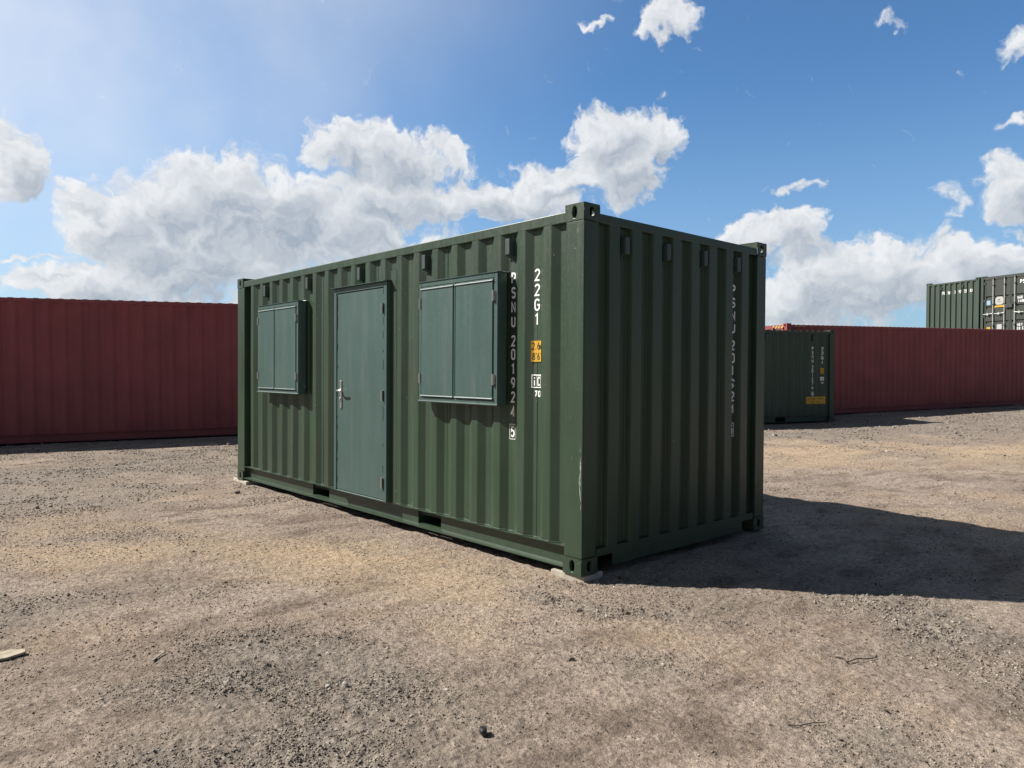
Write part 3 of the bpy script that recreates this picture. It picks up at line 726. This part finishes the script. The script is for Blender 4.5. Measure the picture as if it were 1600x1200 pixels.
for ch, zc in zip('22G1', (2.138, 2.027, 1.917, 1.809)): q += glyph(ch, -.500-.029, zc-.046, .058, .092, .0135)
decal('size_code', q, WHITE, T, side, sbr)
hs = decal('height_sticker', rect2(-.556, -.440, 1.491, 1.655), YELLOW, T, side, sbr)
side2 = lambda s_, z: (s_, pf(s_)-.0045, z)
q = htext('2.6', -.548, 1.583, .026, .056, .0265, .0068) + htext('m', -.475, 1.583, .026, .056, .0265, .0060) + htext("8'6'", -.544, 1.506, .026, .056, .0250, .0068) + frame2(-.556, -.440, 1.491, 1.655, .0035)
decal('sticker_print', q, BLACK, hs, side2, sbr)
ic = decal('registry_mark', rect2(-.548, -.446, 1.300, 1.399), WHITE, T, side, sbr)
q = rect2(-.541, -.500, 1.308, 1.391) + rect2(-.494, -.453, 1.308, 1.391)
decal('registry_panel', q, GREEN, ic, side2, sbr)
side3 = lambda s_, z: (s_, pf(s_)-.0055, z)
decal('registry_letters', glyph('i', -.535, 1.312, .028, .074, .010) + glyph('C', -.489, 1.314, .030, .070, .009), WHITE, ic, side3, sbr)
decal('registry_number', glyph('7', -.522, 1.232, .030, .048, .010) + glyph('0', -.485, 1.232, .030, .048, .010), WHITE, T, side, sbr)
q = []; zz = 2.142
for i, ch in enumerate('PSNU201924'): q += glyph(ch, 1.968-.032, zz-.043-.1115*i-(.037 if i > 3 else 0), .070, .090, .018)
q += glyph('5', 1.962-.024, .925-.043, .048, .086, .016) + frame2(1.922, 2.002, .866, .985, .007)
decal('serial_number', q, WHITE, T, endf, ebr)

# shuttered windows
def shutter_window(x0, x1, z0, z1, d, xm):
    mb = MB(); fr = .030
    mb.box(x0, x1, -d+.012, .010, z0, z1)                                  # box
    yf = -d
    mb.box(x0, x0+fr, yf, -d+.0119, z0, z1); mb.box(x1-fr-.012, x1, yf, -d+.0119, z0, z1)
    mb.box(x0+fr+.0002, x1-fr-.0122, yf, -d+.0119, z1-.040, z1); mb.box(x0+fr+.0002, x1-fr-.0122, yf, -d+.0119, z0, z0+.040)
    w = mb.build('window_box', TEAL, T, .0025)
    MB().box(x0-.008, x1+.006, -d-.008, .012, z1+.0005, z1+.005).build('frame_flange', TEAL, w)
    tf = MB()
    pr = [(-d-.006, z0-.001), (-d-.010, z0+.006), (-d-.0005, z0+.014), (-d-.0005, z0-.001)]
    tf.prism(pr, lambda p, t: (t, p[0], p[1]), x0-.004, x1+.004)
    tf.build('frame_flange', TEAL, w)
    for (a, c_, hx) in ((x0+fr+.004, xm-.011, x0+fr-.004), (xm+.011, x1-fr-.016, x1-fr-.010)):
        s_ = MB(); s_.box(a, c_, yf+.001, -d+.0118, z0+.044, z1-.044)
        s_.box(a+.006, c_-.006, yf-.007, yf+.0009, z0+.062, z1-.060)
        lf = s_.build('shutter', TEAL, w, .0025)
        for zb in (z0+.048, z1-.066):
            MB().prism([(yf-.0005, zb), (yf-.016, zb+.002), (yf-.012, zb+.009), (yf-.0005, zb+.017)], lambda p, t: (t, p[0], p[1]), a+.001, c_-.001).build('shutter_rail', TEAL, lf)
        for hz in (z0+.20, z1-.18):
            h_ = MB().cyl((hx, yf-.012, hz-.042), (hx, yf-.012, hz+.042), .0095, 10)
            h_.box(hx-.006, hx+.020, yf-.004, yf-.0002, hz-.036, hz+.036)
            h_.build('hinge', STEEL, lf)
    mm = MB(); mm.box(xm-.007, xm+.007, yf-.004, yf+.010, z0+.041, z1-.041); mm.build('mullion', TEAL, w, .002)
    # bead of sealant round the box on the crests
    sb = MB(); rng = random.Random(int(x0*100)); pts = []
    xx = x0
    while xx <= x1: pts.append((xx, max(pf(xx)-.004, .0), z1+.006+rng.uniform(-.001, .004))); xx += .012
    sb.tube(pts, [.005+rng.uniform(0, .004) for _ in pts], 6).build('sealant', TEAL, w)
    return w
w2 = shutter_window(-1.843, -.806, 1.157, 2.180, .085, -1.340)
w1 = shutter_window(-5.222, -4.152, 1.155, 2.183, .085, -4.745)

# personnel door
X0, X1, Z0, Z1, DD = -3.430, -2.432, .187, 2.255, .040
fr = MB(); fr.box(X0, X0+.050, -DD, .05, Z0, Z1); fr.box(X1-.055, X1, -DD, .05, Z0, Z1); fr.box(X0+.0502, X1-.0552, -DD, .05, Z1-.050, Z1)
fr.box(X0+.0502, X1-.0552, -DD+.004, .05, Z0, Z0+.014)
DF = fr.build('door_frame', TEAL, T, .003)
MB().box(X1+.001, -2.334, .0045, .0095, .19, 2.35).build('filler_plate', GREEN, T)
MB().prism([(-DD-.030, Z1+.001), (-DD-.030, Z1+.005), (.03, Z1+.016), (.03, Z1+.001)], lambda p, t: (t, p[0], p[1]), X0-.030, X1+.010).build('drip_canopy', TEAL, DF)
lf = MB().box(X0+.055, X1-.061, -DD+.008, .02, Z0+.019, Z1-.058).build('door_leaf', TEAL, DF, .003)
rb = MB()
rb.box(X0+.0505, X1-.0557, -DD+.024, .03, Z0+.0145, Z1-.0505); rb.build('door_seal', DARK, DF)
for hz in (2.007, 1.189, .368):
    h_ = MB().cyl((X1-.063, -DD-.012, hz-.05), (X1-.063, -DD-.012, hz+.05), .0105, 10); h_.box(X1-.085, X1-.063, -DD-.001, -DD+.0075, hz-.045, hz+.045)
    h_.build('hinge', STEEL, DF)
# door handle: long plate with lever and cylinder
hx = -3.292; yf = -DD+.008
hp = MB(); pl = [(hx-.017, 1.035), (hx+.017, 1.035), (hx+.017, 1.318), (hx-.017, 1.318)]
hp.box(hx-.018, hx+.018, yf-.011, yf-.0005, 1.034, 1.318)
HP = hp.build('handle_plate', STEEL, lf, .006, 3)
MB().tube([(hx, yf-.008, 1.216), (hx, yf-.045, 1.216), (hx+.012, yf-.056, 1.216), (hx+.06, yf-.058, 1.217), (hx+.118, yf-.056, 1.219)], [.010, .010, .011, .010, .008], 10).build('lever', STEEL, HP, smooth=True)
MB().cyl((hx, yf-.010, 1.216), (hx, yf-.020, 1.216), .017, 16).build('rose', STEEL, HP)
MB().cyl((hx, yf-.010, 1.135), (hx, yf-.019, 1.135), .010, 14).box(hx-.005, hx+.005, yf-.018, yf-.010, 1.105, 1.135).build('lock_cylinder', STEEL, HP)
# flaked paint gaps along the frame: broken sealant
rng = random.Random(8)
for xx, nm in ((X0+.0525, 'left'), (X1-.0582, 'right')):
    sb = MB(); z = Z0+.1
    while z < Z1-.1:
        ln = rng.uniform(.02, .16)
        sb.box(xx-rng.uniform(.001, .004), xx+rng.uniform(.001, .004), -DD-.0012, -DD+.006, z, z+ln); z += ln+rng.uniform(.02, .22)
    sb.build('door_seal', DARK, DF)

# scratches on the near corner post
rng = random.Random(11); mb = MB()
def sliver(x, z, w, h):
    n_ = 7; l_ = []; r_ = []
    for i in range(n_+1):
        zz = z-h/2+h*i/n_; ww = w*math.sin(math.pi*(i+.15)/(n_+.3))*rng.uniform(.35, 1.1); o_ = rng.uniform(-w*.4, w*.4)
        l_.append((x+o_-ww/2, -.0006, zz)); r_.append((x+o_+ww/2, -.0006, zz))
    mb.add(l_+r_, [(i, i+1, n_+2+i, n_+1+i) for i in range(n_)])
for x, z, w, h in ((-.019, .78, .010, .10), (-.016, .70, .012, .16), (-.022, .61, .008, .12), (-.014, .55, .006, .08), (-.020, .88, .004, .05), (-.030, .66, .004, .06), (-.013, .48, .004, .05), (-.10, .82, .003, .02), (-.06, 2.40, .003, .05), (-.052, 2.41, .002, .06), (-.085, 2.28, .03, .004), (-.12, 1.1, .004, .01), (-.05, 1.3, .003, .012)):
    sliver(x, z, w, h)
mb.build('scratch', CHIPC, T)
# grazes and scuffs on the wall crests
mb = MB()
for i in range(60):
    s_ = rng.uniform(-5.6, -.2); z = rng.uniform(.25, 2.3)
    if X0-.05 < s_ < X1+.05 or (1.1 < z < 2.25 and (-1.9 < s_ < -.78 or -5.25 < s_ < -4.1)): continue
    w = rng.uniform(.0015, .005); h = rng.uniform(.002, .02); y_ = pf(s_)-.0030
    mb.add([(s_, y_, z), (s_+w, pf(s_+w)-.0030, z+.002), (s_+w*.8, pf(s_+w*.8)-.0030, z+h), (s_-w*.2, pf(s_-w*.2)-.0030, z+h*.8)], [(0, 1, 2, 3)])
mb.build('paint_chip', CHIPC, T)

# pads under the corners
def pad(x, y, w, d, ang, top, label, mat=CONC, seed=0):
    rng = random.Random(seed); z0 = gh(x, y)-.03; mb = MB(); n_ = 16; top -= .0015
    per = []
    for i in range(n_):
        t = i/n_*4; e = int(t); fq = t-e
        p = ((-1+2*fq, -1), (1, -1+2*fq), (1-2*fq, 1), (-1, 1-2*fq))[e]
        per.append((p[0]*w/2*rng.uniform(.955, 1.0), p[1]*d/2*rng.uniform(.955, 1.0)))
    vs = [(a*1.03, b_*1.03, z0) for a, b_ in per] + [(a, b_, top-.006) for a, b_ in per] + [(a*.96, b_*.96, top) for a, b_ in per]
    mb.add(vs, [tuple(range(2*n_, 3*n_))] + [(i, (i+1) % n_, (i+1) % n_+n_, i+n_) for i in range(n_)] + [(n_+i, n_+(i+1) % n_, (i+1) % n_+2*n_, i+2*n_) for i in range(n_)])
    o = mb.build('concrete_pad', mat); o.location = (x, y, 0); o.rotation_euler = (0, 0, ang)
    tag(o, label, 'paving slab', 'slabs under the cabin corners'); return o
pad(-.155, .118, .31, .22, R(4), 0, 'pale concrete slab under the near front corner of the green cabin', seed=1)
pad(-5.99, .15, .48, .30, R(-3), 0, 'pale concrete slab under the far left corner of the green cabin', seed=2)

# ------------------------------------------------------------------ the other containers
LR0 = Vector((-13.661, -1.596, -.066)); LR1 = Vector((-12.38, 2.485, -.006)); dL = (LR1-LR0)
container('shipping_container', 'long oxide red shipping container standing behind on the left, its bare side in shade', 'container', basis(LR0+dL.normalized()*8.9, dL), 12.192, 2.896, RED, seed=7, detail_door=False)
C_ = Vector((CX, CY, CZ)); KR = .97
RR0 = C_+(Vector((-7.22, 19.744, .101))-C_)*KR; RR1 = C_+(Vector((-4.37, 29.474, .267))-C_)*KR; dR = (RR1-RR0).normalized()
RLONG = 13.3; RLEN = RLONG*KR
# left end stands where the photo shows its corner (azimuth of that corner from the camera)
azc = R(-27.55)
def along(P0, d, az_):
    nx, ny = math.cos(az_), -math.sin(az_)    # normal of the vertical sight plane
    t = -((P0.x-CX)*nx + (P0.y-CY)*ny)/(d.x*nx+d.y*ny); return P0 + d*t
RL = along(RR0, dR, azc)
TR, SPR = container('shipping_container', 'oxide red container at right with yellow hazard stripes on its top corner', 'container', basis(RL+dR*RLEN, dR, scale=KR), RLONG, 2.896, RED2, seed=9)
hz = []
for i in range(3): x = -RLONG+.30+.16*i; hz.append((Vector((x, 2.80)), Vector((x+.08, 2.80)), Vector((x+.15, 2.885-.042)), Vector((x+.07, 2.885-.042))))
decal('hazard_marking', hz, OLDY, TR, lambda s_, z: (s_, .001, z))
hz = []
for i in range(4): x = 2.438-.62+.12*i; hz.append((Vector((x, 2.75)), Vector((x+.06, 2.75)), Vector((x+.12, 2.84)), Vector((x+.06, 2.84))))
decal('hazard_marking', [tuple(Vector((2.438-p.x, p.y)) for p in q_) for q_ in hz], OLDY, TR, lambda s_, z: (-RLONG-.001, s_, z))

G0 = Vector((-6.804, 14.619, .038)); G1 = Vector((-5.973, 17.002, .056)); dG = (G1-G0).normalized()
TG, SPG = container('shipping_container', 'short dark green container standing before the right red one, yellow notice low on its side', 'container', basis(G1, dG), L20, H20, GREEN2, pockets=True,
    vents_side=[(-.775, 2.365), (-2.987+.55, 2.365), (-4.6, 2.365)], seed=12)
pg = prof_fn(SPG); gb = [p[0] for p in SPG]; gs = lambda s_, z: (s_, pg(s_)-.003, z)
q = []
for i, ch in enumerate('PSNU2012768'): q += glyph(ch, -.80, 2.02-.116*i-(.05 if i > 3 else 0)-(.06 if i > 9 else 0), .062, .095, .016)
q += frame2(-.815, -.725, 2.0-1.16-.13, 2.0-1.16+.02, .006)
decal('serial_number', q, WHITE, TG, gs, gb)
q = []
for i, ch in enumerate('22G1'): q += glyph(ch, -.46, 2.02-.13*i, .058, .095, .016)
decal('size_code', q, WHITE, TG, gs, gb)
hs = decal('height_sticker', rect2(-.485, -.385, 1.36, 1.52), YELLOW, TG, gs, gb)
gs2 = lambda s_, z: (s_, pg(s_)-.006, z)
decal('sticker_print', htext('2.6', -.475, 1.45, .022, .045, .026, .007)+htext("8'6", -.475, 1.38, .022, .045, .026, .007), BLACK, hs, gs2, gb)
ic = decal('registry_mark', rect2(-.485, -.385, 1.17, 1.27)+htext('70', -.47, 1.08, .03, .05, .04, .01), WHITE, TG, gs, gb)
decal('registry_print', htext('iC', -.475, 1.185, .03, .065, .044, .011), DARK, ic, gs2, gb)
yn = decal('yellow_notice', rect2(-1.00, -.30, .52, .72), YELLOW, TG, gs, gb)
decal('notice_print', htext('THIS HD CLOSED', -.975, .635, .028, .05, .042, .007)+htext('DEVICE', -.80, .545, .026, .045, .042, .006)+rect2(-.345, -.31, .615, .64), BLACK, yn, gs2, gb)

# stack of green containers seen end-on behind the right red one
KS = 1.06
SPt = C_+(Vector((-8.271, 30.706, 5.298))-C_)*KS; dRow = Vector((math.cos(-.394), math.sin(-.394), 0)); nF = Vector((dRow.y, -dRow.x, 0))   # nF points towards the viewer
nF = Vector((-.384, -.923, 0)).normalized(); hS = H20*KS; wS = WID*KS
for lv in (0, 1):
    zb = SPt.z-hS*(2-lv)
    o1 = Vector((SPt.x, SPt.y, zb))
    lab = ('green container with white serial number across its closed end, stacked at far right', 'container under the green one with the white serial number, mostly hidden')[0 if lv else 1]
    t1, _ = container('shipping_container', lab, 'container', basis(o1, nF, scale=KS), L20, H20, GREEN3, vents_end=[(.711, 2.30), (1.717, 2.30)] if lv else (), door=False, seed=20+lv)
    if lv:
        q = []
        for ch, x_ in zip('PSSU3923283', (.785, .842, 1.037, 1.094, 1.345, 1.540, 1.597, 1.792, 1.849, 2.043, 2.100)): q += glyph(ch, x_, 2.04, .047, .125, .017)
        decal('serial_number', q, WHITE, t1, lambda s_, z: (-pe(s_)+.004, s_, z), ebr)
    lc = o1 + dRow*(wS+.075*KS)
    lab = 'green container with lock rods and stickers on its doors, stacked at far right' if lv else 'container under the one with lock rods, hidden behind the red container'
    t2, _ = container('shipping_container', lab, 'container', basis(lc - nF*L20*KS + dRow*wS, -nF, scale=KS), L20, H20, GREEN3, door=True, detail_door=bool(lv), seed=30+lv, rail_mat=GREY3)

# ------------------------------------------------------------------ odd things lying on the yard
def rock(name, x, y, s_, mat, label, cat, seed, flat=.7, group=None):
    rng = random.Random(seed); bm = bmesh.new(); bmesh.ops.create_icosphere(bm, subdivisions=3, radius=1)
    dirs = [Vector((rng.gauss(0, 1), rng.gauss(0, 1), rng.gauss(0, 1))).normalized() for _ in range(9)]; cut = [rng.uniform(.55, .85) for _ in dirs]
    for v in bm.verts:
        for d, c_ in zip(dirs, cut):
            e = v.co.dot(d)-c_
            if e > 0: v.co -= d*e*.9
        v.co *= 1+rng.uniform(-.03, .03)
    for v in bm.verts: v.co = Vector((v.co.x*s_, v.co.y*s_*.85, v.co.z*s_*flat))
    me = bpy.data.meshes.new(name); bm.to_mesh(me); bm.free(); me.materials.append(mat)
    o = bpy.data.objects.new(name, me); COL.objects.link(o); o.location = (x, y, gh(x, y)+s_*flat*.55); o.rotation_euler = (0, 0, rng.uniform(0, 6))
    tag(o, label, cat, group); return o
rock('stone', 1.165, -1.852, .027, LUMP, 'black jagged lump of stone alone on the sand, bottom centre', 'stone', 1, .95)
rock('stone', .414, -2.065, .021, PALE, 'pale rounded stone, largest in the loose gravel patch at the bottom', 'stone', 2)
rock('stone', .36, -2.12, .014, PALE, 'small pale stone just below the largest pale stone', 'stone', 3)
rock('stone', .74, -1.72, .014, PALE, 'flat whitish stone chip on bare earth above the black lump', 'stone', 4, .4)
rock('stone', .886, -1.036, .019, GREYST, 'brown stone with dark shadow in the middle of the foreground', 'stone', 5)
rock('stone', .62, -1.9, .013, GREYST, 'dark brown stone above the foreground gravel drift', 'stone', 6)
rock('stone', -5.95, 26.2, .13, PALE, 'white stone at the foot of the right red container', 'stone', 7)
rock('stone', -4.972, 11.82, .07, PALE, 'white stone left of the ochre patch behind the cabin', 'stone', 8, .5)
rock('stone', .12, .30, .035, GREYST, 'grey stone in the shadow beside the near corner slab', 'stone', 9)
rock('stone', -5.2, -.35, .045, GREYST, 'dark clod on the gravel before the far left slab', 'stone', 10, .6)
def plank(x, y, l_, w, t, ang, mat, label, name='wood_scrap', cat='wood scrap', pts=None):
    mb = MB(); pts = pts or [(-l_/2, -w/2), (l_/2, -w/2*.9), (l_/2, w/2), (-l_/2, w/2)]
    mb.prism(pts, lambda p, t_: (p[0], p[1], t_), 0, t); o = mb.build(name, mat, None, .002)
    o.location = (x, y, gh(x, y)+.006); o.rotation_euler = (R(2), R(-2), ang); tag(o, label, cat); return o
plank(-1.05, -3.19, .2, .1, .012, R(86.), WOOD, 'pale flat piece of board at the left edge of the picture', pts=[(-.20, -.045), (.02, -.055), (.095, -.03), (.10, .01), (.04, .05), (-.20, .05)])
plank(-.54, -2.594, .11, .012, .006, math.atan2(.081, -.075)+R(0), WOODG, 'short pale wooden lath lying on the earth at lower left', name='lath', cat='wood scrap')
def twig(pts, rad, label):
    P3 = [(x, y, gh(x, y)+z) for x, y, z in pts]
    n_ = len(P3); o = MB().tube(P3, [rad*(1-.5*i/n_) for i in range(n_)], 6).build('twig', TWIG); tag(o, label, 'twig')
twig([(1.76, .02, .006), (1.80, .01, .012), (1.83, -.01, .010), (1.86, .05, .014), (1.885, .10, .012), (1.91, .16, .008)], .0042, 'dark bent twig lying on the sand at lower right')

twig([(1.96, -.86, .004), (2.00, -.84, .010), (2.03, -.79, .012), (2.05, -.72, .006)], .0032, 'short dark twig on pale sand, nearest the camera at lower right')
rock('stone', .40, -.453, .022, GREYST, 'brown stone on the sunlit ground below the near corner slab', 'stone', 12)
rock('stone', 1.234, -.737, .013, PALE, 'pale stone chip on the ground between near slab and twig', 'stone', 13)
